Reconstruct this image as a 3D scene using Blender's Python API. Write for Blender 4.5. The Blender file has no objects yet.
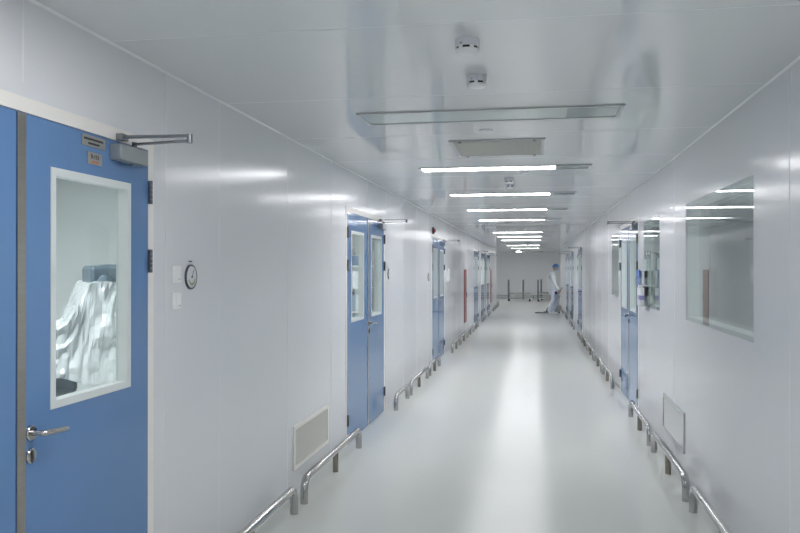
import bpy, bmesh, math, random
from mathutils import Vector, Matrix, Euler
random.seed(7)
PI = math.pi
SC = bpy.context.scene
COL = SC.collection

# ------------------------------------------------------------------ materials
def mat(name, col, rough=0.5, ior=1.5, metal=0.0, spec=0.5, coat=0.0, coat_ior=1.5, coat_rough=.08, noise=None, bump=None, emit=None, emit_s=0.0, alpha=None, trans=0.0):
    m = bpy.data.materials.new(name); m.use_nodes = True
    nt = m.node_tree; b = nt.nodes['Principled BSDF']
    b.inputs['Base Color'].default_value = (*col, 1)
    b.inputs['Roughness'].default_value = rough
    b.inputs['IOR'].default_value = ior
    b.inputs['Metallic'].default_value = metal
    b.inputs['Specular IOR Level'].default_value = spec
    b.inputs['Coat Weight'].default_value = coat
    b.inputs['Coat Roughness'].default_value = coat_rough; b.inputs['Coat IOR'].default_value = coat_ior
    b.inputs['Transmission Weight'].default_value = trans
    if alpha is not None: b.inputs['Alpha'].default_value = alpha
    if emit is not None:
        b.inputs['Emission Color'].default_value = (*emit, 1)
        b.inputs['Emission Strength'].default_value = emit_s
    tc = nt.nodes.new('ShaderNodeTexCoord')
    if noise:                                   # (scale xyz, amount)
        mp = nt.nodes.new('ShaderNodeMapping'); mp.inputs['Scale'].default_value = noise[0]
        nz = nt.nodes.new('ShaderNodeTexNoise'); nz.inputs['Scale'].default_value = 1.0; nz.inputs['Detail'].default_value = 4
        mr = nt.nodes.new('ShaderNodeMapRange')
        mr.inputs['To Min'].default_value = 1 - noise[1]; mr.inputs['To Max'].default_value = 1 + noise[1]
        mx = nt.nodes.new('ShaderNodeVectorMath'); mx.operation = 'SCALE'; mx.inputs[0].default_value = col
        nt.links.new(tc.outputs['Object'], mp.inputs['Vector']); nt.links.new(mp.outputs[0], nz.inputs['Vector'])
        nt.links.new(nz.outputs['Fac'], mr.inputs['Value']); nt.links.new(mr.outputs[0], mx.inputs['Scale'])
        nt.links.new(mx.outputs[0], b.inputs['Base Color'])
    if bump:                                    # (scale xyz, distance)
        mp2 = nt.nodes.new('ShaderNodeMapping'); mp2.inputs['Scale'].default_value = bump[0]
        n2 = nt.nodes.new('ShaderNodeTexNoise'); n2.inputs['Scale'].default_value = 1.0; n2.inputs['Detail'].default_value = 2
        bp = nt.nodes.new('ShaderNodeBump'); bp.inputs['Strength'].default_value = 1.0; bp.inputs['Distance'].default_value = bump[1]
        nt.links.new(tc.outputs['Object'], mp2.inputs['Vector']); nt.links.new(mp2.outputs[0], n2.inputs['Vector'])
        nt.links.new(n2.outputs['Fac'], bp.inputs['Height']); nt.links.new(bp.outputs[0], b.inputs['Normal'])
    return m

def glass_mat(name, tint, ior=1.5, gloss=1.0):
    m = bpy.data.materials.new(name); m.use_nodes = True
    nt = m.node_tree; nt.nodes.clear()
    out = nt.nodes.new('ShaderNodeOutputMaterial'); mix = nt.nodes.new('ShaderNodeMixShader')
    tr = nt.nodes.new('ShaderNodeBsdfTransparent'); tr.inputs['Color'].default_value = (*tint, 1)
    gl = nt.nodes.new('ShaderNodeBsdfGlossy'); gl.inputs['Roughness'].default_value = 0.004
    gl.inputs['Color'].default_value = (gloss, gloss, gloss, 1)
    fr = nt.nodes.new('ShaderNodeFresnel'); fr.inputs['IOR'].default_value = ior
    ge = nt.nodes.new('ShaderNodeNewGeometry'); sb = nt.nodes.new('ShaderNodeMath'); sb.operation = 'SUBTRACT'; sb.inputs[0].default_value = 1.0
    mu = nt.nodes.new('ShaderNodeMath'); mu.operation = 'MULTIPLY'; nt.links.new(ge.outputs['Backfacing'], sb.inputs[1])
    nt.links.new(sb.outputs[0], mu.inputs[0]); nt.links.new(fr.outputs[0], mu.inputs[1])
    nt.links.new(mu.outputs[0], mix.inputs[0]); nt.links.new(tr.outputs[0], mix.inputs[1]); nt.links.new(gl.outputs[0], mix.inputs[2])
    nt.links.new(mix.outputs[0], out.inputs['Surface'])
    return m

LIGHT = 15.5
M = {}
M['wall'] = mat('coated_panel_wall', (.78,.79,.81), .17, ior=1.30, coat=.0, spec=.5, bump=((1.2,.5,.5), .0012))
M['wall_matte'] = mat('painted_room_wall', (.68,.70,.70), .5, noise=((1,1,1), .02))
M['ceil'] = mat('coated_panel_ceiling', (.74,.755,.757), .08, spec=.5, bump=((.9,.7,1), .0005))
M['floor'] = mat('epoxy_floor', (.70,.715,.68), .19, ior=1.25, spec=.5, noise=((.7,.35,1), .02), bump=((1.4,.8,1), .0010))
M['room_floor'] = mat('room_floor', (.5,.53,.52), .3)
M['seal'] = mat('joint_sealant', (.80,.82,.82), .35)
M['cove'] = mat('cove_trim', (.86,.87,.87), .3)
M['blue'] = mat('blue_door_paint', (.12,.24,.46), .09, spec=.5, noise=((1.2,1.2,1.2), .03), bump=((2,2,2), .0006))
M['beige'] = mat('beige_door_frame', (.90,.87,.82), .4)
M['white'] = mat('white_plastic', (.88,.88,.88), .35)
M['pale_green'] = mat('pale_glazing_frame', (.70,.745,.73), .3)
M['steel'] = mat('polished_steel', (.50,.49,.48), .12, metal=1.0, bump=((60,3,60), .0002))
M['brushed'] = mat('brushed_steel', (.30,.27,.23), .34, metal=1.0, noise=((3,3,120), .12))
M['strip'] = mat('brushed_strip', (.46,.43,.39), .34, metal=1.0, noise=((3,3,120), .12))
M['arm'] = mat('dark_chrome_arm', (.24,.25,.26), .28, metal=.85)
M['lamp_frame'] = mat('pale_lamp_frame', (.52,.54,.54), .3)
M['hinge'] = mat('dark_hinge_metal', (.16,.17,.19), .35, metal=.8)
M['closer'] = mat('closer_grey', (.33,.36,.37), .35, metal=.4)
M['dark'] = mat('dark_gap', (.02,.022,.025), .6)
M['black'] = mat('black_plastic', (.015,.015,.018), .35)
M['glass'] = glass_mat('door_glass', (.92,.95,.94), 1.45)
M['winglass'] = glass_mat('corridor_window_glass', (.87,.892,.892), 1.75)
M['plaque'] = mat('brushed_plaque', (.42,.41,.39), .35, metal=.6)
M['ink'] = mat('dark_print', (.03,.028,.03), .5)
M['orange'] = mat('orange_print', (.55,.18,.06), .5)
M['lamp'] = mat('lit_diffuser', (.9,.9,.9), .4, emit=(.985,.975,1.0), emit_s=LIGHT)
M['fill_room'] = mat('room_fill_emitter', (.9,.9,.9), .4, emit=(.95,.98,1.0), emit_s=44.0)  # glow of the fill lamp added in the nearest left room
M['fill_dim'] = mat('dim_room_fill_emitter', (.9,.9,.9), .4, emit=(.97,.98,1.0), emit_s=30.0)  # weaker glow for fill lamps added in the other rooms
M['fill_hall'] = mat('hall_fill_emitter', (.9,.9,.9), .4, emit=(.97,.975,1.0), emit_s=7.0)  # glow of the unseen fill lamps added in the cross hall
M['lamp_off'] = mat('unlit_diffuser', (.62,.69,.68), .10, spec=.5)
M['lamp_end'] = mat('unlit_end_cover', (.30,.36,.36), .10, spec=.5)
M['alu'] = mat('aluminium_frame', (.46,.48,.49), .3, metal=.7)
M['grille'] = mat('grille_slats', (.62,.61,.56), .45)
M['grille_r'] = mat('grille_slats_pale', (.60,.62,.61), .4)
M['det'] = mat('detector_plastic', (.74,.75,.78), .4)
M['gface'] = mat('gauge_face', (.70,.72,.74), .3)
M['grim'] = mat('gauge_rim', (.06,.065,.085), .3)
M['green'] = mat('gauge_green', (.32,.42,.20), .4)
M['red'] = mat('red_cabinet', (.30,.06,.055), .25)
M['redl'] = mat('red_lens', (.45,.03,.03), .2)
M['acrylic'] = mat('clear_acrylic', (.78,.82,.84), .08, alpha=.16)
M['paper'] = mat('white_paper', (.76,.77,.80), .6)
M['pblue'] = mat('blue_print', (.08,.20,.55), .5)
M['purple'] = mat('purple_print', (.16,.12,.50), .5)
M['sheet'] = mat('plastic_sheet', (.55,.575,.585), .22, spec=.6, alpha=.62, bump=((9,9,9), .02))
M['pad'] = mat('slate_vinyl', (.055,.08,.10), .45, noise=((8,8,8), .1))
M['grey_frame'] = mat('grey_metal', (.17,.18,.19), .4, metal=.3)
M['skin'] = mat('skin', (.55,.36,.27), .5)
M['cloth'] = mat('white_cloth', (.94,.94,.94), .8, noise=((14,14,14), .05))
M['lilac'] = mat('lilac_white_cloth', (.88,.87,.93), .8, noise=((14,14,14), .05))
M['cap'] = mat('blue_cap_cloth', (.09,.22,.50), .8)
M['mask'] = mat('pale_mask_cloth', (.30,.42,.60), .8)
M['glove'] = mat('dark_blue_glove', (.02,.03,.12), .5)
M['mop'] = mat('grey_mop_yarn', (.22,.23,.23), .9, noise=((40,40,40), .3))
M['bucket'] = mat('grey_bucket_plastic', (.38,.40,.40), .45)
M['brown'] = mat('brown_carton', (.22,.12,.10), .7)
M['bluebox'] = mat('blue_carton', (.10,.18,.32), .6)
M['slate'] = mat('slate_carton', (.30,.38,.44), .6)

# ------------------------------------------------------------------ mesh builder
class MB:
    def __init__(s): s.v, s.f, s.m, s.s = [], [], [], []
    def add(s, vs, fs, mi=0, smooth=False):
        o = len(s.v); s.v += [tuple(v) for v in vs]
        for f in fs: s.f.append([i+o for i in f]); s.m.append(mi); s.s.append(smooth)
        return s
    def box(s, x0, x1, y0, y1, z0, z1, mi=0, bev=0.0, mtx=None):
        bm = bmesh.new(); bmesh.ops.create_cube(bm, size=1)
        for v in bm.verts:
            v.co = Vector(((x0+x1)/2+v.co.x*(x1-x0), (y0+y1)/2+v.co.y*(y1-y0), (z0+z1)/2+v.co.z*(z1-z0)))
        if bev > 0: bmesh.ops.bevel(bm, geom=bm.edges[:], offset=bev, segments=2, affect='EDGES', profile=.5)
        if mtx is not None: bm.transform(mtx)
        return s.frombm(bm, mi)
    def frombm(s, bm, mi=0, smooth=False):
        bm.verts.index_update()
        s.add([v.co.copy() for v in bm.verts], [[v.index for v in f.verts] for f in bm.faces], mi, smooth); bm.free(); return s
    def tube(s, pts, r, n=12, mi=0, caps=True):
        pts = [Vector(p) for p in pts]; rs = r if isinstance(r, (list, tuple)) else [r]*len(pts)
        rings = []; up = None
        for i, p in enumerate(pts):
            a = pts[max(i-1,0)]; b = pts[min(i+1,len(pts)-1)]; d = (b-a).normalized()
            if up is None:
                up = Vector((0,0,1)) if abs(d.z) < .9 else Vector((1,0,0))
            u = (up - d*up.dot(d))
            if u.length < 1e-4: u = d.orthogonal()
            u.normalize(); w = d.cross(u); up = u
            rings.append([p + (u*math.cos(2*PI*k/n) + w*math.sin(2*PI*k/n))*rs[i] for k in range(n)])
        vs = [v for rg in rings for v in rg]; fs = []
        for i in range(len(rings)-1):
            for k in range(n):
                fs.append([i*n+k, i*n+(k+1)%n, (i+1)*n+(k+1)%n, (i+1)*n+k])
        s.add(vs, fs, mi, True)
        if caps:
            s.add(rings[0], [list(range(n))[::-1]], mi); s.add(rings[-1], [list(range(n))], mi)
        return s
    def lathe(s, prof, n=32, mi=0, mtx=None, smooth=True):     # prof: (r,z) list
        vs, fs = [], []
        for r, z in prof:
            for k in range(n):
                a = 2*PI*k/n; v = Vector((r*math.cos(a), r*math.sin(a), z)); vs.append(mtx @ v if mtx else v)
        for i in range(len(prof)-1):
            for k in range(n): fs.append([i*n+k, i*n+(k+1)%n, (i+1)*n+(k+1)%n, (i+1)*n+k])
        s.add(vs, fs, mi, smooth)
        L = len(prof)-1
        s.add(vs[:n], [list(range(n))[::-1]], mi); s.add(vs[L*n:], [list(range(n))], mi)
        return s
    def build(s, name, mats, parent=None, loc=None, fix=True):
        me = bpy.data.meshes.new(name); me.from_pydata(s.v, [], s.f)
        for m_ in (mats if isinstance(mats, (list, tuple)) else [mats]): me.materials.append(m_)
        me.polygons.foreach_set('material_index', s.m); me.polygons.foreach_set('use_smooth', s.s)
        bm = bmesh.new(); bm.from_mesh(me); bmesh.ops.remove_doubles(bm, verts=bm.verts, dist=1e-5)
        if fix: bmesh.ops.recalc_face_normals(bm, faces=bm.faces)
        for e in bm.edges:
            if len(e.link_faces) == 2 and e.calc_face_angle(0) > math.radians(40): e.smooth = False
        bm.to_mesh(me); bm.free()
        o = bpy.data.objects.new(name, me); COL.objects.link(o)
        if parent is not None: o.parent = parent
        if loc: o.location = loc
        return o

def tag(o, label, cat, group=None, kind=None):
    o['label'] = label; o['category'] = cat
    if group: o['group'] = group
    if kind: o['kind'] = kind
    return o
def thing(name, label, cat, loc=(0,0,0), rz=0, group=None, kind=None):
    o = bpy.data.objects.new(name, None); COL.objects.link(o); o.empty_display_size = .1
    o.location = loc; o.rotation_euler = (0,0,rz); return tag(o, label, cat, group, kind)
def copy_tree(o, parent=None):
    c = o.copy(); COL.objects.link(c)
    if parent is not None: c.parent = parent
    for ch in [x for x in KIDS(o)]: copy_tree(ch, c)
    return c
def KIDS(o): return [x for x in bpy.data.objects if x.parent == o]
ORD = ['first','second','third','fourth','fifth','sixth','seventh','eighth','ninth','tenth','eleventh','twelfth','thirteenth','fourteenth','fifteenth']

# ------------------------------------------------------------------ dimensions
XL, XR, H, EYE = -1.667, 1.12, 2.491, 1.584
Y0, YE, YF = -3.0, 34.6, 42.5          # corridor start, where the side walls stop, far wall
TH = .10

def slab(mb, u0, u1, v0, v1, holes, put, th, mi=0):
    """wall with rectangular openings; put(u,v,d) -> point, d=0 front, d=th back"""
    us = sorted({u0,u1,*[h[0] for h in holes],*[h[1] for h in holes]}); vs = sorted({v0,v1,*[h[2] for h in holes],*[h[3] for h in holes]})
    us = [u for u in us if u0 <= u <= u1]; vs = [v for v in vs if v0 <= v <= v1]
    def solid(i, j):
        if i < 0 or j < 0 or i >= len(us)-1 or j >= len(vs)-1: return False
        cu, cv = (us[i]+us[i+1])/2, (vs[j]+vs[j+1])/2
        return not any(h[0] < cu < h[1] and h[2] < cv < h[3] for h in holes)
    for i in range(len(us)-1):
        for j in range(len(vs)-1):
            if not solid(i,j): continue
            a, b, c, d = us[i], us[i+1], vs[j], vs[j+1]
            mb.add([put(a,c,0),put(b,c,0),put(b,d,0),put(a,d,0)], [[0,1,2,3]], mi)
            mb.add([put(a,c,th),put(b,c,th),put(b,d,th),put(a,d,th)], [[3,2,1,0]], mi)
            for (ii,jj,p,q) in ((i-1,j,(a,c),(a,d)),(i+1,j,(b,c),(b,d)),(i,j-1,(a,c),(b,c)),(i,j+1,(a,d),(b,d))):
                if not solid(ii,jj): mb.add([put(*p,0),put(*q,0),put(*q,th),put(*p,th)], [[0,1,2,3]], mi)

DW, DH, FR = 1.73, 2.105, .05          # door width over both leaves, height, frame
left_doors = [1.432, 6.83, 12.75, 21.6, 24.6, 27.55]
right_doors = [8.84, 19.0, 23.2, 26.4]
right_windows = [(4.285, 6.12), (7.36, 8.42), (10.84, 11.82)]
WZ0, WZ1 = 1.204, 2.075

def seams(mb, xs, put, v0, v1, holes):
    for u in xs:
        segs = [(v0, v1)]
        for h in holes:
            if h[0]-.06 < u < h[1]+.06: segs = [(h[3]+.05, v1)]
        for a, b in segs:
            w, d = .004, .0012
            P = [put(u-w,a,0),put(u+w,a,0),put(u+w,b,0),put(u-w,b,0),put(u-w*.5,a,-d),put(u+w*.5,a,-d),put(u+w*.5,b,-d),put(u-w*.5,b,-d)]
            mb.add(P, [[4,5,6,7],[0,1,5,4],[1,2,6,5],[2,3,7,6],[3,0,4,7]], 1)

def frange(a, b, st):
    r = []
    while a < b: r.append(a); a += st
    return r

# left wall
hl = [(y-FR+.002, y+DW+FR-.002, -.01, DH+FR-.002) for y in left_doors]
mb = MB(); putL = lambda u,v,d: (XL-d, u, v)
slab(mb, Y0, YE, 0, H, hl, putL, TH)
seams(mb, [-1.5,-.3,.87,2.32,3.335,3.945,5.12,6.28,7.70]+frange(8.72,34,1.17), putL, 0, H, hl)
wl = mb.build('wall_left', [M['wall'], M['seal']], fix=False)
tag(wl, 'long glossy pale panel wall on the left with blue doors', 'wall', kind='structure')
# right wall
hr = [(y-FR+.002, y+DW+FR-.002, -.01, DH+FR-.002) for y in right_doors] + [(a,b,WZ0,WZ1) for a,b in right_windows]
mb = MB(); putR = lambda u,v,d: (XR+d, u, v)
slab(mb, Y0, YE, 0, H, hr, putR, TH)
seams(mb, [-1,.2,1.37,2.54,3.71,6.6]+[10.7]+frange(12.3,34,1.17), putR, 0, H, hr[:4])
tag(mb.build('wall_right', [M['wall'], M['seal']], fix=False), 'long glossy pale panel wall on the right with flush windows', 'wall', kind='structure')
# floor and ceiling
mb = MB(); mb.box(-6.2, 5.6, Y0-.1, YF+.1, -.1, 0)
tag(mb.build('floor', M['floor']), 'glossy pale green-grey epoxy floor reflecting the lights', 'floor', kind='structure')
mb = MB()
mb.box(-6.2, 5.6, Y0-.1, YF+.1, H, H+.1)
for y in frange(-1.87, 42, 1.18):
    mb.box(XL+.02, XR-.02, y-.0011, y+.0011, H-.0006, H, 1)
tag(mb.build('ceiling', [M['ceil'], M['seal']]), 'glossy pale grey panel ceiling with recessed lamps', 'ceiling', kind='structure')
# end walls and the cross hall
def wallbox(name, label, *b):
    q = MB(); q.box(*b); return tag(q.build(name, M['wall']), label, 'wall', kind='structure')
wallbox('wall_far', 'plain pale wall closing the far cross hall', -3.2, 2.7, YF, YF+.1, 0, H)
wallbox('wall_back', 'pale wall at the near end of the corridor', XL, XR, Y0-.1, Y0, 0, H)
wallbox('wall_hall_left', 'pale left end wall of the cross hall', -3.3, -3.2, YE, YF+.1, 0, H)
wallbox('wall_hall_right', 'pale right end wall of the cross hall', 2.7, 2.8, YE, YF+.1, 0, H)
wallbox('wall_corner_left', 'pale wall turning left at the end of corridor', -3.3, XL-TH, YE-.1, YE, 0, H)
wallbox('wall_corner_right', 'pale wall turning right at the end of corridor', XR+TH, 2.8, YE-.1, YE, 0, H)
# coves
def cove(name, x, sx, label):
    q = MB(); r = .009; prof = [(0,0),(r,0)] + [(r-r*math.sin(a), -r+r*math.cos(a)) for a in (PI/8,PI/4,3*PI/8)] + [(0,-r)]
    vs = [(x+sx*p, y, H+z) for y in (Y0, YE) for p, z in prof]; n = len(prof)
    q.add(vs, [[i,(i+1)%n,n+(i+1)%n,n+i] for i in range(n)] + [list(range(n)), [n+i for i in range(n)][::-1]])
    tag(q.build(name, M['cove']), label, 'trim', kind='structure')
cove('trim_1', XL, 1, 'thin pale cove strip between left wall and ceiling')
cove('trim_2', XR, -1, 'thin pale cove strip between right wall and ceiling')

# side rooms (seen through the glass)
def room(nm, x0, x1, y0, y1, label, lamps):
    q = MB(); t = .06
    xin = x0 if abs(x0) > abs(x1) else x1
    q.box(min(xin, xin+math.copysign(t,xin)), max(xin, xin+math.copysign(t,xin)), y0-t, y1+t, 0, H)
    q.box(x0, x1, y0-t, y0, 0, H); q.box(x0, x1, y1, y1+t, 0, H)
    tag(q.build(nm, M['wall_matte']), label, 'wall', kind='structure')
    for (lx, ly) in lamps:  # fill lamps added to brighten the rooms behind the glass
        k = thing('room_fill_light', 'added square fill lamp inside the '+label.split(' of ')[-1]+('' if len(lamps) == 1 else ', nearer' if ly == lamps[0][1] else ', farther'), 'ceiling light', (lx, ly, H-.001))
        a = MB(); a.box(-.3,.3,-.3,.3,-.012,-.002); a.build('diffuser', M['fill_room'] if nm == 'wall_room_a' else M['fill_dim'], k)
        a = MB()
        for b in ((-.33,.33,-.33,-.3),(-.33,.33,.3,.33),(-.33,-.3,-.3,.3),(.3,.33,-.3,.3)): a.box(*b,-.016,0)
        a.build('frame', M['alu'], k)
room('wall_room_a', -4.9, XL-TH, .4, 6.7, 'pale walls of room behind the nearest left door', [(-3.3, 4.0)])
room('wall_room_b', -4.6, XL-TH, 6.77, 12.55, 'pale walls of room behind the second left door', [(-3.0, 9.2)])
room('wall_room_c', -4.0, XL-TH, 12.65, 20.8, 'pale walls of room behind the third left door', [(-2.8, 15.8)])
room('wall_room_d', -4.0, XL-TH, 20.9, YE-.2, 'pale walls of room behind the farthest left doors', [(-2.8, 24.0), (-2.8, 29.0)])
room('wall_room_e', XR+TH, 4.2, 2.0, 15.6, 'pale walls of room behind the right windows', [(3.55, 5.0), (3.55, 9.2)])
room('wall_room_f', XR+TH, 3.6, 15.7, YE-.2, 'pale walls of room behind the farthest right doors', [(2.4, 20.5), (2.4, 26.5)])

# ------------------------------------------------------------------ doors
def bead_loop(q, x0, x1, z0, z1, w, ya, yb, mi=0):
    q.box(x0, x1, ya, yb, z0, z0+w, mi); q.box(x0, x1, ya, yb, z1-w, z1, mi)
    q.box(x0, x0+w, ya, yb, z0+w, z1-w, mi); q.box(x1-w, x1, ya, yb, z0+w, z1-w, mi)

def make_door():
    r = thing('door', 'x', 'door', kind='structure')
    q = MB()                                                  # frame around both leaves (local -y = corridor)
    for b in ((-FR, 0, 0, DH+FR), (DW, DW+FR, 0, DH+FR), (0, DW, DH, DH+FR)):
        q.box(b[0], b[1], -.003, TH, b[2], b[3])
    q.build('door_frame', M['beige'], r)
    half = .852
    for side, (a, b) in enumerate(((.003, half-.003), (half+.003, DW-.003))):
        q = MB(); put = lambda u,v,d: (u, -.004+d, v)
        cx = (a+b)/2 + (.012 if side else -.012); wx0, wx1 = cx-.272, cx+.272; wz0, wz1 = 1.095, 1.942
        slab(q, a, b, .008, DH-.004, [(wx0+.004, wx1-.004, wz0+.004, wz1-.004)], put, .048)
        leaf = q.build('leaf', M['blue'], r)
        q = MB()
        bead_loop(q, wx0, wx1, wz0, wz1, .028, -.008, -.0042); bead_loop(q, wx0+.0045, wx1-.0045, wz0+.0045, wz1-.0045, .022, -.0042, .044)
        q.build('glazing_frame', M['pale_green'], leaf)
        q = MB(); q.box(wx0+.027, wx1-.027, .034, .038, wz0+.027, wz1-.027); q.build('pane', M['glass'], leaf)
        hx = b+.004 if side else a-.004
        for hz in (.22, 1.62, 1.92):
            q = MB()
            for s in range(5): q.tube([(hx,-.014,hz-.05+s*.0205),(hx,-.014,hz-.05+s*.0205+.0185)], .009, 10)
            q.box(hx-.006, hx+.006, -.014, -.004, hz-.05, hz+.05)
            q.build('hinge', M['hinge'], leaf)
        if side:
            q = MB(); q.box(a, a+.043, -.0065, -.004, .010, DH-.006, bev=.0008); q.build('astragal', M['strip'], leaf)
            q = MB(); hx0, hz0 = a+.068, 1.037
            mt = Matrix.Translation((hx0, -.004, hz0)) @ Matrix.Rotation(PI/2, 4, 'X')
            q.lathe([(.026,0),(.026,.007),(.023,.010)], 24, 0, mt)
            q.tube([(hx0,-.012,hz0),(hx0,-.045,hz0),(hx0+.006,-.056,hz0),(hx0+.018,-.060,hz0),(hx0+.06,-.060,hz0-.003),(hx0+.125,-.058,hz0-.008)], [.010,.010,.0105,.0105,.010,.009], 12)
            q.build('lever_handle', M['steel'], leaf)
            q = MB(); mt = Matrix.Translation((hx0, -.004, .960)) @ Matrix.Rotation(PI/2, 4, 'X')
            q.lathe([(.025,0),(.025,.006),(.022,.009)], 24, 0, mt); q.box(hx0-.005, hx0+.005, -.0165, -.012, .940, .975, 1); 
            q.build('lock_cylinder', [M['steel'], M['hinge']], leaf)
    q = MB(); q.box(half-.0028, half+.0028, .004, .030, .01, DH-.005); q.build('gap_shade_strip', M['dark'], r)  # dark strip added between the leaves to paint the shade of the gap
    # closer on the right leaf
    q = MB(); x1 = DW-.096; x0 = x1-.22
    q.box(x0, x1, -.055, -.0045, 2.020, 2.084, bev=.004)
    q.tube([(x1-.08,-.030,2.019),(x1-.08,-.030,2.014)], .012, 12)
    c = q.build('door_closer', M['closer'], r)
    q = MB(); px = x1-.083; py = -.036; ex = px-.046; ey = -.300; z = 2.101
    q.tube([(px,py,2.083),(px,py,2.109)], .011, 12)
    q.box(-.012,.012, 0, math.hypot(ex-px,ey-py), -.004, .004, bev=.001, mtx=Matrix.Translation((px,py,z)) @ Matrix.Rotation(math.atan2(ex-px, -(ey-py))+PI, 4, 'Z'))
    q.tube([(ex,ey,z-.009),(ex,ey,z+.027)], .012, 12)
    sx = px-.065; sy = -.022
    L = math.hypot(sx-ex, sy-ey)
    q.box(-.013,.013, 0, L, -.005, .005, bev=.001, mtx=Matrix.Translation((ex,ey,z+.020)) @ Matrix.Rotation(math.atan2(-(sx-ex), sy-ey), 4, 'Z'))
    q.box(sx-.026, sx+.026, -.032, -.0035, z+.006, z+.032, bev=.002)
    q.build('scissor_arm', M['arm'], c)
    return r

proto = make_door()
dlabels_l = ['nearest blue double door on the left wall with plaques', 'second blue double door on the left beyond the grey grille',
  'third blue double door on the left with alarm above', 'fourth blue door on the left beyond the first red cabinet',
  'fifth blue door on the left near the corridor end', 'last blue door on the left before the far red cabinet']
dlabels_r = ['nearest blue double door on the right beside the document holder', 'second blue double door on the right wall',
  'third blue door on the right beside the mopping person', 'last blue door on the right beyond the mopping person']
n = 0
for i, y in enumerate(left_doors):
    d = proto if n == 0 else copy_tree(proto); n += 1
    d.name = 'door_%d' % n; d.location = (XL, y, 0); d.rotation_euler = (0,0,PI/2); d['label'] = dlabels_l[i]
for i, y in enumerate(right_doors):
    d = copy_tree(proto); n += 1
    d.name = 'door_%d' % n; d.location = (XR, y+DW, 0); d.rotation_euler = (0,0,-PI/2); d['label'] = dlabels_r[i]

# plaques on the nearest door (leaf local coordinates: x along wall)
def text_mesh(body, size, m, parent, name, loc, rot):
    cu = bpy.data.curves.new('t', 'FONT'); cu.body = body; cu.size = size; cu.extrude = .0006; cu.align_x = 'CENTER'; cu.align_y = 'CENTER'
    t = bpy.data.objects.new('t', cu); COL.objects.link(t)
    me = bpy.data.meshes.new_from_object(t.evaluated_get(bpy.context.evaluated_depsgraph_get()))
    bpy.data.objects.remove(t); me.materials.clear(); me.materials.append(m)
    o = bpy.data.objects.new(name, me); COL.objects.link(o); o.parent = parent; o.location = loc; o.rotation_euler = rot
    return o
ox = left_doors[0]
q = MB(); q.box(2.650-ox, 2.810-ox, -.0075, -.0042, 2.050, 2.092, bev=.001)
def strokes(q, x0, x1, zc, h, yy, mi=1):
    x = x0
    while x < x1-.003:
        w = random.choice((.0035,.005,.006)); q.box(x, min(x+w,x1), yy-.0006, yy+.0002, zc-h/2*random.uniform(.7,1), zc+h/2*random.uniform(.7,1), mi); x += w+.0014
strokes(q, 2.663-ox, 2.797-ox, 2.0775, .009, -.0077); strokes(q, 2.691-ox, 2.767-ox, 2.0615, .009, -.0077)
pl = q.build('name_plaque', [M['plaque'], M['ink']], proto); pl['label'] = 'grey metal plaque with two lines of dark print'
q = MB(); q.box(2.688-ox, 2.786-ox, -.0075, -.0042, 1.984, 2.030, bev=.001)
strokes(q, 2.712-ox, 2.764-ox, 1.994, .007, -.0077)
p2 = q.build('number_plaque', [M['plaque'], M['orange']], proto); p2['label'] = 'small metal room number plaque with orange print below'
text_mesh('B-115', .024, M['ink'], p2, 'room_number', (2.737-ox, -.0078, 2.013), (PI/2,0,0))

# ------------------------------------------------------------------ corridor windows (right wall)
wlab = ['large flush window nearest on the right wall', 'flush window behind the document holder on right wall', 'narrow flush window beyond the nearest right door']
for i, (a, b) in enumerate(right_windows):
    w = thing('window_%d' % (i+1), wlab[i], 'window', (XR, a, WZ0), kind='structure')
    L, hh = b-a, WZ1-WZ0
    q = MB(); t = .028
    for bx in ((0,L,0,t),(0,L,hh-t,hh),(0,t,t,hh-t),(L-t,L,t,hh-t)): q.box(.006, TH, bx[0], bx[1], bx[2], bx[3])
    q.build('window_frame', M['pale_green'], w)
    q = MB(); q.box(.001, .0055, .003, L-.003, .003, hh-.003); q.build('pane', M['winglass'], w)
    q = MB(); q.box(TH-.012, TH-.008, t+.001, L-t-.001, t+.001, hh-t-.001); q.build('inner_pane', M['glass'], w)

# ------------------------------------------------------------------ bumper rails
def rail(p0, p1, mids, label, grp):
    """p0,p1: floor points of the two bent ends"""
    p0 = Vector((*p0,0)); p1 = Vector((*p1,0)); d = (p1-p0).normalized(); L = (p1-p0).length
    r = thing('bumper_rail', label, 'rail', p0, math.atan2(d.y, d.x), grp)
    zc, R, rb = .165, .0265, .075
    pts = [(0,0,.0), (0,0,zc-rb)]
    for k in range(1,7): a = PI/2*k/6; pts.append((rb-rb*math.cos(a), 0, zc-rb+rb*math.sin(a)))
    pts += [(L*f,0,zc) for f in (.25,.5,.75)]
    for k in range(0,7): a = PI/2*k/6; pts.append((L-rb+rb*math.sin(a), 0, zc-rb+rb*math.cos(a)))
    pts += [(L,0,0)]
    q = MB(); q.tube(pts, R, 14); q.build('rail_tube', M['steel'], r)
    for x in mids:
        q = MB(); q.tube([(x,0,0),(x,0,zc-.012)], .0225, 14); q.build('post', M['brushed'], r)
    return r
RX, LX = 1.019, -1.536
lsegs = [(3.30,4.857,[4.07]),(5.08,6.74,[5.92]),(8.61,9.42,[]),(9.67,11.2,[10.4]),(11.47,12.66,[12.06]),(14.68,16.2,[15.47]),(16.45,17.95,[17.2]),(18.2,19.7,[18.95]),(19.95,21.45,[20.7]),(23.42,24.48,[23.95]),(26.43,27.43,[26.93]),(29.4,30.85,[30.1]),(31.1,32.55,[31.8]),(32.8,34.3,[33.5])]
rsegs = [(3.7,5.33,[4.5]),(5.58,7.02,[6.3]),(7.28,8.66,[7.95]),(10.66,12.1,[11.38]),(12.35,13.8,[13.08]),(14.05,15.5,[14.78]),(15.75,17.2,[16.48]),(17.45,18.85,[18.15]),(20.9,22.95,[21.9]),(25.1,26.2,[25.65]),(28.3,29.8,[29.05]),(30.05,31.5,[30.8]),(31.8,34.3,[33.0])]
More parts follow.
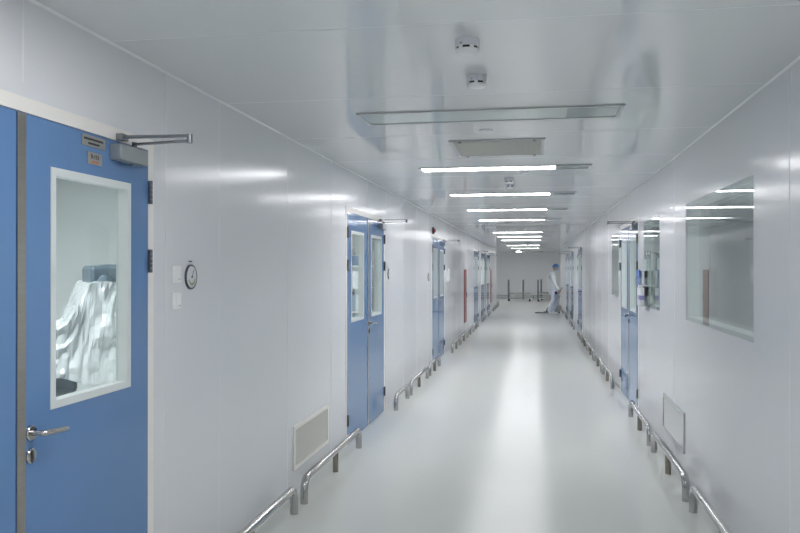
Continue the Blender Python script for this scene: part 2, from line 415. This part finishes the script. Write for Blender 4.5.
for i, (a, b, m_) in enumerate(lsegs):
    rail((LX,a),(LX,b), [q_-a for q_ in m_], 'low steel bumper rail along the left wall, %s segment from the camera' % ORD[i], 'steel bumper rails along the walls')
for i, (a, b, m_) in enumerate(rsegs):
    rail((RX,a),(RX,b), [q_-a for q_ in m_], 'low steel bumper rail along the right wall, %s segment from the camera' % ORD[i], 'steel bumper rails along the walls')
rail((-2.9,YF-.13),(-1.25,YF-.13), [-.0+.8], 'low steel bumper rail at the far wall, left of the trolleys', 'steel bumper rails along the walls')
rail((-1.0,YF-.13),(1.9,YF-.13), [.95,1.95], 'low steel bumper rail at the far wall, behind the trolleys', 'steel bumper rails along the walls')

# ------------------------------------------------------------------ ceiling lights
lit_ys = [7.05, 9.48, 11.95, 14.42, 19.25, 21.75, 24.45, 29.7, 33.9]
off_ys = [4.58, 16.9, 27.0, 31.9]
near_lit = [2.1, -.4]
near_off = []
def clight(y, lit, label):
    r = thing('ceiling_light', label, 'ceiling light', (-1.0, y-(.045 if lit else 0), H-.0005), 0, 'lamps across the corridor ceiling')
    W, D, wl_ = 1.47, (.21 if lit else .30), 1.18
    q = MB()
    for b in ((-.022,W+.022,-D/2-.022,-D/2),(-.022,W+.022,D/2,D/2+.022),(-.022,0,-D/2,D/2),(W,W+.022,-D/2,D/2)): q.box(*b,-.008,0)
    q.build('frame', M['lamp_frame'], r)
    q = MB(); q.box(.001,wl_,-D/2+.001,D/2-.001,-.004,-.0005); q.build('diffuser', M['lamp'] if lit else M['lamp_off'], r)
    q = MB(); q.box(wl_+.003,W-.001,-D/2+.001,D/2-.001,-.004,-.0005); q.build('end_cover', M['lamp_end'], r)
for i, y in enumerate(lit_ys):
    clight(y, True, '%s lit lamp across the ceiling counting from the camera' % ORD[i])
for y, l in zip(off_ys, ('unlit lamp nearest on the ceiling before the vent grille', 'unlit lamp between the fourth and fifth lit ceiling lamps', 'unlit lamp between the seventh and eighth lit ceiling lamps', 'unlit lamp between the eighth and ninth lit ceiling lamps')):
    clight(y, False, l)
for y in near_lit: clight(y, True, 'lit ceiling lamp out of the picture, %s' % ('just overhead before the unlit lamp' if y > 1 else 'behind the photographer'))
for y in near_off: clight(y, False, 'unlit ceiling lamp above the photographer, out of the picture')

# ceiling vent
v = thing('ceiling_vent', 'square grey louvre vent hanging just below ceiling between unlit and lit lamps', 'vent', (-.26, 5.83, H-.0005))
q = MB(); 
for b in ((-.335,.335,-.375,-.335),(-.335,.335,.335,.375),(-.335,-.305,-.335,.335),(.305,.335,-.335,.335)): q.box(*b,-.008,0)
q.build('frame', M['alu'], v)
q = MB(); q.box(-.304,.304,-.334,.334,-.004,-.001)
for k in range(52):
    x = -.296+k*.0116; q.box(-.0012,.0012,-.33,.33,-.0055,.0055, mtx=Matrix.Translation((x,0,-.0085)) @ Matrix.Rotation(1.0,4,'Y'))
q.build('louvre', M['grille'], v)
for sx in (-.26,.26):
    for sy in (-.355,.355):
        q = MB(); q.lathe([(.012,-.017),(.012,-.008),(.009,-.0085)][::-1], 12, 0, Matrix.Translation((sx,sy,0))); q.build('screw', M['steel'], v)

# smoke detectors
def detector(x, y, label, off=.25):
    r = thing('smoke_detector', label, 'smoke detector', (x, y, H-.0005), 0, 'smoke detectors on the ceiling')
    q = MB(); q.lathe([(.047,0),(.048,-.010),(.0475,-.030)], 36); q.build('base', M['det'], r)
    q = MB(); q.lathe([(.042,-.030),(.042,-.040)], 36); q.build('slot_ring', M['black'], r)
    q = MB(); q.lathe([(.047,-.040),(.046,-.046),(.038,-.053),(.022,-.056)], 36)
    for k in range(6):
        a = k*PI/3+off; q.box(-.008,.008,.039,.0465,-.0405,-.0295, mtx=Matrix.Rotation(a,4,'Z'))
    q.build('cap', M['white'], r)
    q = MB(); q.lathe([(.003,-.002),(.003,.002)], 8, 0, Matrix.Translation((-.020,-.0432,-.022)) @ Matrix.Rotation(PI/2,4,'X')); q.build('indicator', M['black'], r)
    return r
for x, y, l in ((-.262,3.07,'large white smoke detector nearest the top of the picture'),(-.266,3.65,'white smoke detector just below the nearest one'),
                (-.25,7.80,'white smoke detector beyond the first lit lamp, nearer of two'),(-.25,8.25,'white smoke detector beyond the first lit lamp, farther of two'),
                (-.24,17.8,'small white smoke detector beyond the fourth lit lamp'),(-.24,28.4,'tiny white smoke detector near the corridor end')):
    detector(x, y, l, PI/6 if y < 3.3 else 0)
for x, y, l in ((-.31,5.07,'flat white sprinkler cover plate before the vent grille'),(-.09,7.42,'flat white sprinkler cover plate beyond the first lit lamp'),(-.24,9.75,'flat white sprinkler cover plate beyond the second lit lamp')):
    q = MB(); q.lathe([(.042,-.006),(.044,-.003),(.044,0)], 28); o = q.build('sprinkler_cover', M['det'], None, (x,y,H-.0005)); tag(o, l, 'sprinkler', 'sprinkler covers on the ceiling')

# downlights of the cross hall
for x, y, lit, l in ((-.80,40.2,True,'round lit downlight in the far hall ceiling'),(.13,40.4,False,'round dark downlight in the far hall ceiling, left of two'),(.36,40.4,False,'round dark downlight in the far hall ceiling, right of two'),):
    r = thing('downlight', l, 'downlight', (x,y,H-.0005), 0, 'round downlights in the far hall')
    k_ = .165 if lit else .10
    q = MB(); q.lathe([(k_,0),(k_,-.012),(k_-.025,-.014)], 28); q.build('rim', M['white'], r)
    q = MB(); q.lathe([(k_-.03,-.0145),(k_-.03,-.020)], 28); q.build('lens', M['lamp'] if lit else M['black'], r)

for x, l in ((-2.55,'added fill lamp hidden in the left arm of the far hall'),(1.95,'added fill lamp hidden in the right arm of the far hall')):  # out-of-view lamps added in the side arms to lighten the hall
    k = thing('hall_fill_light', l, 'ceiling light', (x, 38.6, H-.0005), 0, 'added fill lamps of the far hall')
    a = MB(); a.box(-.3,.3,-.6,.6,-.012,-.002); a.build('diffuser', M['fill_hall'], k)
    a = MB()
    for b in ((-.33,.33,-.63,-.6),(-.33,.33,.6,.63),(-.33,-.3,-.6,.6),(.3,.33,-.6,.6)): a.box(*b,-.016,0)
    a.build('frame', M['alu'], k)
# ------------------------------------------------------------------ wall grilles
def wgrille(x, rz, y0, W, z0, z1, label, m_, fm):
    r = thing('wall_grille', label, 'grille', (x, y0, z0), rz)
    h = z1-z0; q = MB(); w = .028
    bead_loop(q, 0, W, 0, h, w, -.012, -.0005); q.build('frame', fm, r)
    q = MB(); q.box(w, W-w, -.003, -.0008, w, h-w)
    n = 58
    for k in range(n):
        z = w+.004+(h-2*w-.008)*k/(n-1) if False else None
    nv = 22
    for k in range(nv):
        z = w+.006+(h-2*w-.012)*k/(nv-1)
        q.box(w, W-w, -.0035, .0035, -.0012, .0012, mtx=Matrix.Translation((0,-.0062,z)) @ Matrix.Rotation(.6,4,'X'))
    q.build('louvre', m_, r)
wgrille(XL, PI/2, 5.236, .918, .174, .482, 'beige louvred grille low on the left wall', M['grille'], M['beige'])
wgrille(XR, -PI/2, 7.13, .97, .19, .50, 'pale louvred grille low on the right wall', M['grille_r'], M['grille_r'])

# ------------------------------------------------------------------ switches, gauges, alarm, cabinets
def switch(y, z, label):
    r = thing('light_switch', label, 'switch', (XL, y, z), PI/2, 'white switches beside the nearest door')
    q = MB(); q.box(-.046,.046,-.009,-.0003,-.040,.040, bev=.003); q.build('plate', M['white'], r)
    q = MB(); q.box(-.016,.034,-.0125,-.0088,-.030,.030, bev=.0015); q.build('rocker', M['white'], r)
    q = MB(); q.box(.004,.030,-.0131,-.0124,-.024,-.020); q.build('mark', M['alu'], r)
switch(3.430, 1.560, 'upper white light switch beside the nearest left door')
switch(3.432, 1.435, 'lower white light switch beside the nearest left door')
def gauge(y, z, label):
    r = thing('pressure_gauge', label, 'gauge', (XL, y, z), PI/2, 'round pressure gauges on the left wall')
    mt = Matrix.Rotation(PI/2, 4, 'X')
    q = MB(); q.lathe([(.061,.0004),(.061,.009),(.058,.011),(.053,.007)], 40, 0, mt); q.build('rim', M['grim'], r)
    q = MB(); q.lathe([(.053,.0085),(.053,.0105)], 40, 0, mt); q.build('dial', M['gface'], r)
    q = MB()
    for k in range(18):
        a = PI*(1.12+.76*k/17); c, s_ = math.cos(a), math.sin(a)
        P = [(c*.030,s_*.030),(c*.042,s_*.042)]; a2 = a+PI*.76/17; c2, s2 = math.cos(a2), math.sin(a2)
        q.add([(P[0][0],-.0110,P[0][1]),(P[1][0],-.0110,P[1][1]),(c2*.042,-.0110,s2*.042),(c2*.030,-.0110,s2*.030)], [[0,1,2,3]])
    q.build('scale_band', M['green'], r)
    q = MB(); q.box(-.0012,.0012,-.0125,-.0112,-.006,.038, mtx=Matrix.Rotation(.5,4,'Y')); q.lathe([(.005,.0105),(.005,.014)],12,0,mt); q.build('needle', M['black'], r)
    q = MB(); q.box(-.022,.022,-.0030,-.0003,.070,.082); strokes(q, -.018,.018,.076,.007,-.0031,1); q.build('label_strip', [M['gface'], M['ink']], r)
gauge(3.587, 1.547, 'round dark-rimmed pressure gauge beside the two white switches')
gauge(8.86, 1.53, 'round pressure gauge just right of the second left door')
gauge(12.28, 1.46, 'round pressure gauge just before the third left door')
# white panel beyond door three
p = thing('wall_telephone', 'slim white telephone panel on left wall beyond the third door', 'telephone', (XL, 15.0, 1.47), PI/2)
q = MB(); q.box(-.07,.07,-.035,-.0004,-.13,.13, bev=.006); q.build('housing', M['white'], p)
q = MB(); q.box(-.06,-.02,-.06,-.0355,-.11,.11, bev=.008); q.build('handset', M['det'], p)
# alarm
p = thing('fire_alarm', 'black and red fire alarm sounder above the third left door', 'alarm', (XL, 12.82, 2.225), PI/2)
q = MB(); q.box(-.06,.06,-.03,-.0004,-.055,.055, bev=.005); q.build('base', M['black'], p)
q = MB(); q.lathe([(.036,.03),(.032,.045),(.016,.052)], 24, 0, Matrix.Rotation(PI/2,4,'X')); q.build('sounder', M['redl'], p)
# red hose cabinets
def cabinet(y, label):
    r = thing('hose_cabinet', label, 'cabinet', (XL, y, .29), PI/2, 'red hose cabinets on the left wall')
    W, hh = .62, 1.29
    q = MB(); q.box(0,W,-.010,-.0005,0,hh, bev=.002); q.build('body', M['red'], r)
    q = MB(); q.box(.03,W-.03,-.016,-.0105,.03,hh-.03, bev=.002); d = q.build('door', M['red'], r)
    q = MB(); q.box(W-.075,W-.055,-.030,-.0165,.60,.72, bev=.003); q.build('handle', M['steel'], d)
cabinet(18.62, 'tall red hose cabinet on the left wall between third and fourth door')
cabinet(29.98, 'far red hose cabinet on the left wall beyond the last door')

# ------------------------------------------------------------------ document holder on the right wall
hx, hy, hz = XR, 8.12, 1.17
r = thing('document_holder', 'clear two-pocket document holder hanging on the right window', 'document holder', (hx, hy, hz), -PI/2)
q = MB(); q.box(-.15,.15,-.006,-.0005,0,.56); q.build('backplate', M['acrylic'], r)
for z0, zt, dp in ((.045,.15,.088),(.255,.33,.098)):
    q = MB()
    q.box(-.15,.15,-dp-.004,-dp,z0,zt); q.box(-.15,.15,-dp,-.0065,z0,z0+.004)
    for sx in (-.15,.146): q.box(sx,sx+.004,-dp,-.0065,z0+.004,zt)
    q.build('pocket', M['acrylic'], r)
q = MB(); q.tube([(-.1,-.010,.56),(-.1,-.012,.60)], .004, 8); q.tube([(.1,-.010,.56),(.1,-.012,.60)], .004, 8); q.build('hook', M['steel'], r)
def leaf_doc(name, m_, y0, y1, z0, z1, x0, x1, label, cat, mark=None):
    q = MB(); q.box(x0,x1,y0,y1,z0,z1, bev=.001)
    if mark: q.box(*mark[0], 1)
    o = q.build(name, [m_, mark[1]] if mark else m_, None); o.location = (hx,hy,hz); o.rotation_euler = (0,0,-PI/2); tag(o, label, cat, 'papers in the document holder')
leaf_doc('leaflet', M['pblue'], -.096,-.084,.2595,.41,-.12,.12, 'blue leaflet in the front of the upper pocket', 'leaflet')
leaf_doc('booklet', M['paper'], -.074,-.048,.2595,.40,-.12,.12, 'white booklet in the middle of the upper pocket', 'booklet')
leaf_doc('black_folder', M['black'], -.034,-.018,.2595,.40,-.13,.13, 'black folder at the back of the upper pocket', 'folder')
leaf_doc('form_pad', M['paper'], -.086,-.050,.0495,.23,-.13,.13, 'white form pad with purple mark in the lower pocket', 'pad', ((-.02,.14,-.0865,-.05,.11,.155), M['purple']))
leaf_doc('ring_binder', M['black'], -.030,-.010,.0495,.24,-.13,.13, 'black binder at the back of the lower pocket', 'binder')

# ------------------------------------------------------------------ covered bed seen through the nearest door
bx, by, brz = -3.41, 4.67, math.radians(39.5)
bed = thing('hospital_bed', 'slate-padded treatment bed seen through the nearest door window', 'bed', (bx, by, 0), brz)
q = MB(); q.box(-.75,.35,-.33,.33,.78,.90, bev=.03); q.build('seat_pad', M['pad'], bed)
mtb = Matrix.Translation((.30,0,.92)) @ Matrix.Rotation(-math.radians(32),4,'Y')
q = MB(); q.box(-.02,.72,-.31,.31,-.05,.05, bev=.03, mtx=Matrix.Translation((.22,0,.90)) @ Matrix.Rotation(-math.radians(62),4,'Y')); q.build('back_pad', M['pad'], bed)
q = MB(); q.box(-.16,.22,-.20,.20,-.10,.035, bev=.025, mtx=Matrix.Translation((.60,0,1.575))); q.box(-.06,.12,-.15,.15,.0,.045, bev=.02, mtx=Matrix.Translation((.60,0,1.575))); 
hp = q.build('headrest', M['pad'], bed)
q = MB(); q.box(-.70,.30,-.28,.28,.66,.78, bev=.01); q.build('frame', M['grey_frame'], bed)
q = MB(); q.box(-.30,.15,-.18,.18,.10,.66, bev=.02); q.build('column', M['grey_frame'], bed)
q = MB(); q.box(-.55,.35,-.28,.28,0.0,.10, bev=.03); q.build('base', M['grey_frame'], bed)
# crumpled plastic cover: profile along the bed, draped at both sides
prof = [(-.95,.84),(-.91,.92),(-.84,1.0),(-.72,1.07),(-.52,1.10),(-.30,1.12),(-.12,1.13),(.06,1.13),(.18,1.13),(.27,1.15),(.32,1.23),(.37,1.35),(.42,1.46),(.50,1.48),(.66,1.47),(.74,1.40),(.80,1.25),(.84,1.05),(.86,.85)]
random.seed(11)
from mathutils import noise as mnoise
U, V = 110, 80; vs, fs = [], []
def pf(t):
    x = t*(len(prof)-1); i = min(int(x), len(prof)-2); f = x-i
    return prof[i][0]*(1-f)+prof[i+1][0]*f, prof[i][1]*(1-f)+prof[i+1][1]*f
for i in range(U+1):
    px, pz = pf(i/U)
    for j in range(V+1):
        w = -1+2*j/V
        yy = w*.40 if abs(w) < .8 else math.copysign(.32+.10*(abs(w)-.8)/.2, w)
        drop = 0 if abs(w) < .78 else ((abs(w)-.78)/.22)**1.0*(pz-.84+.10*mnoise.noise(Vector((px*3,w*2,5))))
        zz = pz - drop
        nv = Vector((px*4.2, yy*4.2, zz*4.2))
        c1 = abs(mnoise.noise(nv*1.1)); c2 = abs(mnoise.noise(nv*2.4+Vector((7,3,1))))
        e = .13*(c1-.2)+.06*(c2-.2)
        vs.append((px + e*.5*math.copysign(1,px-.2)*(0.3 if abs(w)<.78 else .4), yy + (math.copysign(e,w)*.9 if abs(w) > .7 else 0) - (.05 if w<-.7 else -.05 if w>.7 else 0)*0, zz + (e*(.8 if pz < 1.3 else .25)+.03 if abs(w) < .85 else .02)))
for i in range(U):
    for j in range(V): fs.append([i*(V+1)+j, (i+1)*(V+1)+j, (i+1)*(V+1)+j+1, i*(V+1)+j+1])
q = MB(); q.add(vs, fs, 0, False)
cv = q.build('plastic_sheet', M['sheet'], None, (bx,by,0)); cv.rotation_euler = (0,0,brz); tag(cv, 'crumpled clear plastic sheet draped over the treatment bed', 'sheet')

# shelf behind the second door
sh = thing('storage_shelf', 'metal storage shelf seen through the second left door window', 'shelf', (-2.68, 11.0, 0), 0)
for x in (-.30,.28):
    for y in (0,.36):
        q = MB(); q.box(x,x+.025,y,y+.025,0,2.0); q.build('upright', M['grey_frame'], sh)
shz = (.12,.55,.95,1.30,1.62)
for z in shz:
    q = MB(); q.box(-.30,.305,0,.385,z,z+.02); q.build('shelf_board', M['white'], sh)
def carton(x0, x1, z, h, m_, label, cat='carton'):
    q = MB(); q.box(x0,x1,.04,.34,z+.0205,z+.02+h, bev=.006); q.box((x0+x1)/2-.02,(x0+x1)/2+.02,.038,.342,z+.0205,z+.0215+h,1)
    o = q.build('carton', [m_, M['paper']], None, (-2.68,11.0,0)); tag(o, label, cat, 'boxes on the storage shelf')
carton(-.26,.24,1.62,.14,M['bluebox'],'dark blue box on the top board of the storage shelf')
carton(-.26,-.02,1.30,.22,M['slate'],'grey-blue box on the second board, left of two')
carton(.0,.24,1.30,.24,M['paper'],'white box on the second board, right of two')
carton(-.26,.02,.95,.28,M['brown'],'brown box on the third board of the storage shelf')
carton(.04,.25,.95,.24,M['slate'],'grey-blue box on the third board, right of the brown')
carton(-.27,.25,.55,.36,M['slate'],'wide grey-blue box on the fourth board of the shelf')

# ------------------------------------------------------------------ trolleys in the far hall
def trolley(x0, x1, y, ups, label):
    r = thing('transport_trolley', label, 'trolley', (x0, y, 0), 0, 'low steel trolleys in the far hall')
    W = x1-x0
    for z, nm in ((.36,'upper_deck'),(.12,'lower_deck')):
        q = MB(); q.box(0,W,-.32,.32,z,z+.06, bev=.008); q.build(nm, M['steel'], r)
    for u in ups:
        q = MB(); x = u-x0
        q.tube([(x,-.29,.10),(x,-.29,.95),(x,-.26,1.02),(x,-.19,1.05),(x,.19,1.05),(x,.26,1.02),(x,.29,.95),(x,.29,.10)], .040, 10)
        q.box(x-.03,x+.03,-.29,.29,.40,.98); q.build('upright', M['grey_frame'], r)
    for x in (.06, W-.06):
        for yy in (-.27,.27):
            q = MB(); q.tube([(x,yy-.014,.05),(x,yy+.014,.05)], .05, 14); q.box(x-.012,x+.012,yy-.022,yy+.022,.095,.12); q.build('caster', M['black'], r)
def far_x(px, depth): return (px-534.5)*.985*depth/778
trolley(far_x(508.2,38.8)-.02, far_x(531,38.8), 39.2, [far_x(508.6,38.8), far_x(523.3,38.8)], 'low two-deck steel trolley on the left of the far hall')
trolley(far_x(537,38.8), far_x(554,38.8), 39.0, [far_x(538,38.8), far_x(553,38.8)], 'low two-deck steel trolley behind the mopping person')
trolley(far_x(540.5,40.5), far_x(556,40.5), 40.7, [far_x(541.2,40.5)], 'low steel trolley farthest back at the far wall')

# ------------------------------------------------------------------ person mopping
def skin_mesh(verts, edges, radii, root=0, levels=2):
    me = bpy.data.meshes.new('sk'); me.from_pydata(verts, edges, [])
    o = bpy.data.objects.new('sk', me); COL.objects.link(o)
    sk = o.modifiers.new('Skin','SKIN')
    if not me.skin_vertices: me.attributes
    lay = me.skin_vertices[0].data
    for i, rr in enumerate(radii):
        lay[i].radius = (rr if isinstance(rr, tuple) else (rr, rr)); lay[i].use_root = (i == root)
    sb = o.modifiers.new('Sub','SUBSURF'); sb.levels = levels; sb.render_levels = levels
    dg = bpy.context.evaluated_depsgraph_get(); dg.update()
    m2 = bpy.data.meshes.new_from_object(o.evaluated_get(dg)); bpy.data.objects.remove(o)
    return m2
def chain_mesh(chains, levels=2):
    """chains: list of [(x,y,z,r),...]; chain may begin with an int index 'name' of an existing vertex"""
    vs, es, rs, names = [], [], [], {}
    for ch in chains:
        prev = None
        for p in ch:
            if isinstance(p, str): prev = names[p]; continue
            vs.append(p[:3]); rs.append(p[3]); i = len(vs)-1
            if len(p) > 4: names[p[4]] = i
            if prev is not None: es.append((prev, i))
            prev = i
    return skin_mesh(vs, es, rs, 0, levels)
def to_obj(me, name, m_, parent, smooth=True):
    me.name = name; me.materials.clear(); me.materials.append(m_)
    for p_ in me.polygons: p_.use_smooth = smooth
    o = bpy.data.objects.new(name, me); COL.objects.link(o); o.parent = parent; return o
# local frame: +x = facing direction, y = to the person's left, z up
PX, PY = .64, 28.2
per = thing('person', 'person in white tunic and blue cap mopping, facing the right wall', 'person', (PX, PY, 0), 0)
handL, handR = (.23,.10,.83), (.20,-.10,.80)
hip = (.0,0,.94)
def body_chains(grow=0, arms=True, legs=True, head=True):
    g = grow
    ch = [[(*hip,.13+g,'hip'),(-.03,0,1.10,.125+g),(-.05,0,1.26,.135+g),(-.03,0,1.40,.115+g,'chest')]]
    if head: ch.append(['chest',(.02,0,1.49,.058),(.055,0,1.56,.055)])
    for s, hd in ((1,handL),(-1,handR)):
        if arms: ch.append(['chest',(-.03,.15*s,1.42,.062+g),(-.03,.20*s,1.36,.054+g),(.01,.215*s,1.13,.044+g),(.12,.16*s,.98,.036+g),(hd[0]-.02,hd[1],hd[2]+.03,.028+g*.6)])
    if legs:
        ch.append(['hip',(.02,.095,.88,.098+g),(.13,.10,.52,.066+g),(.07,.10,.30,.056+g),(-.01,.10,.09,.042+g)])
        ch.append(['hip',(.0,-.095,.88,.098+g),(.05,-.10,.50,.066+g),(-.06,-.10,.28,.056+g),(-.13,-.10,.09,.042+g)])
    return ch
bm = bmesh.new()
def merge(me, mtx=None):
    if mtx: me.transform(mtx)
    bm.from_mesh(me); bpy.data.meshes.remove(me)
merge(chain_mesh(body_chains()))
# head with face
hm = bmesh.new(); bmesh.ops.create_uvsphere(hm, u_segments=28, v_segments=20, radius=1)
for v_ in hm.verts:
    x, y, z = v_.co
    w = 1 - .22*max(0,-z)**1.5
    nx = x*.098*(1-.08*max(0,-z)); ny = y*.076*w; nz = z*.118
    if x > .55 and abs(z) < .35 and abs(y) > .22 and abs(y) < .6: nx -= .006          # eye sockets
    if x > .8 and abs(y) < .2 and -.32 < z < .12: nx += .020*(1-abs(y)/.2)*(1-(z+.32)/.44*.7)   # nose
    if x > .6 and abs(y) < .35 and -.62 < z < -.45: nx += .004                         # lips
    if x > .5 and z < -.7: nx += .012                                                  # chin
    v_.co = (nx, ny, nz)
for s in (1,-1):
    e = bmesh.ops.create_uvsphere(hm, u_segments=10, v_segments=8, radius=1)
    for v_ in e['verts']: v_.co = Vector((-.005+v_.co.x*.016, s*.076+v_.co.y*.010, -.01+v_.co.z*.030))
HM = Matrix.Translation((.105,0,1.655)) @ Matrix.Rotation(math.radians(24),4,'Y')
tmp = bpy.data.meshes.new('h'); hm.to_mesh(tmp); hm.free(); merge(tmp, HM)
# hands: palm and five fingers curled about the handle
hdir = Vector((.30,0,-1)).normalized()
for s, hd in ((1,handL),(-1,handR)):
    c = Vector(hd); 
    merge(chain_mesh([[(c.x-.02,c.y,c.z+.03,.026),(c.x+.0,c.y,c.z+.0,(.034,.018)),(c.x+.02,c.y,c.z-.045,(.034,.016))]], 1))
    for k, ln in enumerate((.070,.080,.076,.060)):
        o_ = -.027+.018*k; b0 = Vector((c.x+.02+o_*.6, c.y, c.z-.045+o_*.25))
        merge(chain_mesh([[(*(b0+Vector((-.005,0,.015))),.0095),(*(b0+Vector((.012,-s*.012,-.026))),.009),(*(b0+Vector((.006,-s*.034,-.036))),.0085),(*(b0+Vector((-.006,-s*.044,-.020))),.0075)]], 1))
    merge(chain_mesh([[(c.x+.012,c.y,c.z+.0,.012),(c.x+.042,c.y-s*.014,c.z-.012,.011),(c.x+.046,c.y-s*.034,c.z-.036,.009)]], 1))
# shoes are separate; feet inside
bme = bpy.data.meshes.new('body'); bm.to_mesh(bme); bm.free()
bo = to_obj(bme, 'body', M['skin'], per)
rm = bo.modifiers.new('Remesh','REMESH'); rm.mode = 'VOXEL'; rm.voxel_size = .007; rm.use_smooth_shade = True
dg = bpy.context.evaluated_depsgraph_get(); dg.update()
m2 = bpy.data.meshes.new_from_object(bo.evaluated_get(dg)); bo.modifiers.clear(); bo.data = m2; m2.name = 'body'
if not m2.materials: m2.materials.append(M['skin'])
# clothes
tun = [[(-.0,0,.80,.170,'hem'),(-.01,0,.95,.165),(-.03,0,1.10,.158),(-.05,0,1.26,.168),(-.03,0,1.40,.145,'chest'),(.0,0,1.465,.075)]]
for s, hd in ((1,handL),(-1,handR)):
    tun.append(['chest',(-.03,.15*s,1.42,.078),(-.03,.205*s,1.36,.070),(.01,.22*s,1.13,.060),(.12,.165*s,.985,.052),(hd[0]-.025,hd[1]+.004*s,hd[2]+.045,.042)])
to_obj(chain_mesh(tun), 'tunic', M['cloth'], per)
tr_ = [[(.0,0,.90,.14,'hip')],['hip',(.02,.095,.84,.120),(.13,.10,.52,.098),(.07,.10,.30,.090),(-.01,.10,.075,.066)],['hip',(.0,-.095,.84,.120),(.05,-.10,.50,.098),(-.06,-.10,.28,.090),(-.13,-.10,.075,.066)]]
to_obj(chain_mesh(tr_), 'trousers', M['lilac'], per)
for x, y in ((-.01,.10),(-.13,-.10)):
    me = chain_mesh([[(x-.03,y,.046,.044),(x+.06,y,.042,.044),(x+.17,y,.032,.031)]], 2)
    zmin = min(v_.co.z for v_ in me.vertices); me.transform(Matrix.Translation((0,0,-zmin)))
    to_obj(me, 'shoe', M['cloth'], per)
cm = bmesh.new(); bmesh.ops.create_uvsphere(cm, u_segments=28, v_segments=20, radius=1)
bmesh.ops.delete(cm, geom=[v_ for v_ in cm.verts if v_.co.z < -.12 - .3*(-v_.co.x if v_.co.x < 0 else 0) or (v_.co.x > .5 and v_.co.z < .30)], context='VERTS')
for v_ in cm.verts:
    r_ = 1+.05*mnoise.noise(v_.co*4); v_.co = Vector((v_.co.x*.115*r_-.006, v_.co.y*.094*r_, v_.co.z*.135*r_))
tmp = bpy.data.meshes.new('cap'); cm.to_mesh(tmp); cm.free(); tmp.transform(HM); to_obj(tmp, 'cap', M['cap'], per)
mm = bmesh.new(); bmesh.ops.create_uvsphere(mm, u_segments=24, v_segments=18, radius=1)
bmesh.ops.delete(mm, geom=[v_ for v_ in mm.verts if v_.co.x < .25 or v_.co.z > .05 or v_.co.z < -.85], context='VERTS')
for v_ in mm.verts: v_.co = Vector((v_.co.x*.122, v_.co.y*.082, v_.co.z*.120))
tmp = bpy.data.meshes.new('mask'); mm.to_mesh(tmp); mm.free(); tmp.transform(HM); to_obj(tmp, 'face_mask', M['mask'], per)
for s in (1,-1):
    q = MB(); em = bmesh.new(); bmesh.ops.create_uvsphere(em, u_segments=10, v_segments=8, radius=.011)
    em.transform(HM @ Matrix.Translation((.083, s*.033, .012))); q.frombm(em, 0, True); q.build('eye', M['ink'], per)
q = MB(); q.box(.03,.15,-.185,-.165,.70,.80, bev=.008); gl = q.build('belt_pouch', M['glove'], per); gl['label'] = 'dark blue pouch at the hip'

# mop: long handle from the hands down to a wide flat head behind the feet
mp = thing('dust_mop', 'wide grey dust mop on the floor held by the person', 'mop', (PX-.36, PY+.33, 0), 0)
q = MB()
hb = bmesh.new(); bmesh.ops.create_cube(hb, size=1); bmesh.ops.subdivide_edges(hb, edges=hb.edges[:], cuts=6, use_grid_fill=True)
for v_ in hb.verts:
    d_ = mnoise.noise(Vector((v_.co.x*24, v_.co.y*9, v_.co.z*5)))*.014
    v_.co = Vector((v_.co.x*.52+d_, v_.co.y*.20+d_, max(0,(v_.co.z+.5)*.045+(d_ if v_.co.z > -.4 else 0))))
q.frombm(hb, 0, False); q.build('mop_head', M['mop'], mp)
q = MB(); q.box(.06,.20,-.04,.04,.040,.065, bev=.004); q.tube([(.14,0,.05),(.15,0,.12)], .018, 10); q.build('swivel_joint', M['black'], mp)
a = Vector((.15,0,.12)); b = Vector((.36+.245, .10-.33, .80)); 
q = MB(); e = a+(b-a)*1.2; q.tube([tuple(a), tuple(e)], .014, 10); q.build('handle', M['black'], mp)

bk = thing('mop_bucket', 'grey mop bucket on the floor beside the person at right wall', 'bucket', (.80, 28.75, 0), 0)
q = MB(); q.lathe([(.11,.05),(.15,.28),(.158,.29),(.145,.285),(.10,.07)], 28); q.build('tub', M['bucket'], bk)
q = MB(); q.tube([(0,-.15,.28)]+[(0,-.15*math.cos(t_*PI/10),.28+.17*math.sin(t_*PI/10)) for t_ in range(1,10)]+[(0,.15,.28)], .006, 8); q.build('bail_handle', M['steel'], bk)
for sx in (-.08,.08):
    for sy in (-.07,.07):
        q = MB(); q.tube([(sx,sy-.01,.025),(sx,sy+.01,.025)], .025, 12); q.box(sx-.008,sx+.008,sy-.014,sy+.014,.04,.062); q.build('caster', M['black'], bk)

# ------------------------------------------------------------------ world, camera, view
w = bpy.data.worlds.new('World'); SC.world = w; w.use_nodes = True
w.node_tree.nodes['Background'].inputs[0].default_value = (.5,.55,.6,1); w.node_tree.nodes['Background'].inputs[1].default_value = .0
cam = bpy.data.cameras.new('Camera'); co = bpy.data.objects.new('Camera', cam); COL.objects.link(co)
cam.sensor_width = 36; cam.lens = 35.0; cam.clip_start = .05; cam.clip_end = 200
co.location = (0,0,EYE); co.rotation_euler = (PI/2+math.radians(.21), 0, math.radians(9.81))
SC.camera = co
SC.view_settings.view_transform = 'Standard'; SC.view_settings.look = 'None'
SC.view_settings.exposure = 0.80; SC.view_settings.gamma = 1.0; SC.view_settings.use_curve_mapping = False
SC.cycles.max_bounces = 14; SC.cycles.diffuse_bounces = 8; SC.cycles.glossy_bounces = 8; SC.cycles.transparent_max_bounces = 16; SC.cycles.transmission_bounces = 8
SC.cycles.sample_clamp_indirect = 6.0
SC.cycles.caustics_reflective = True
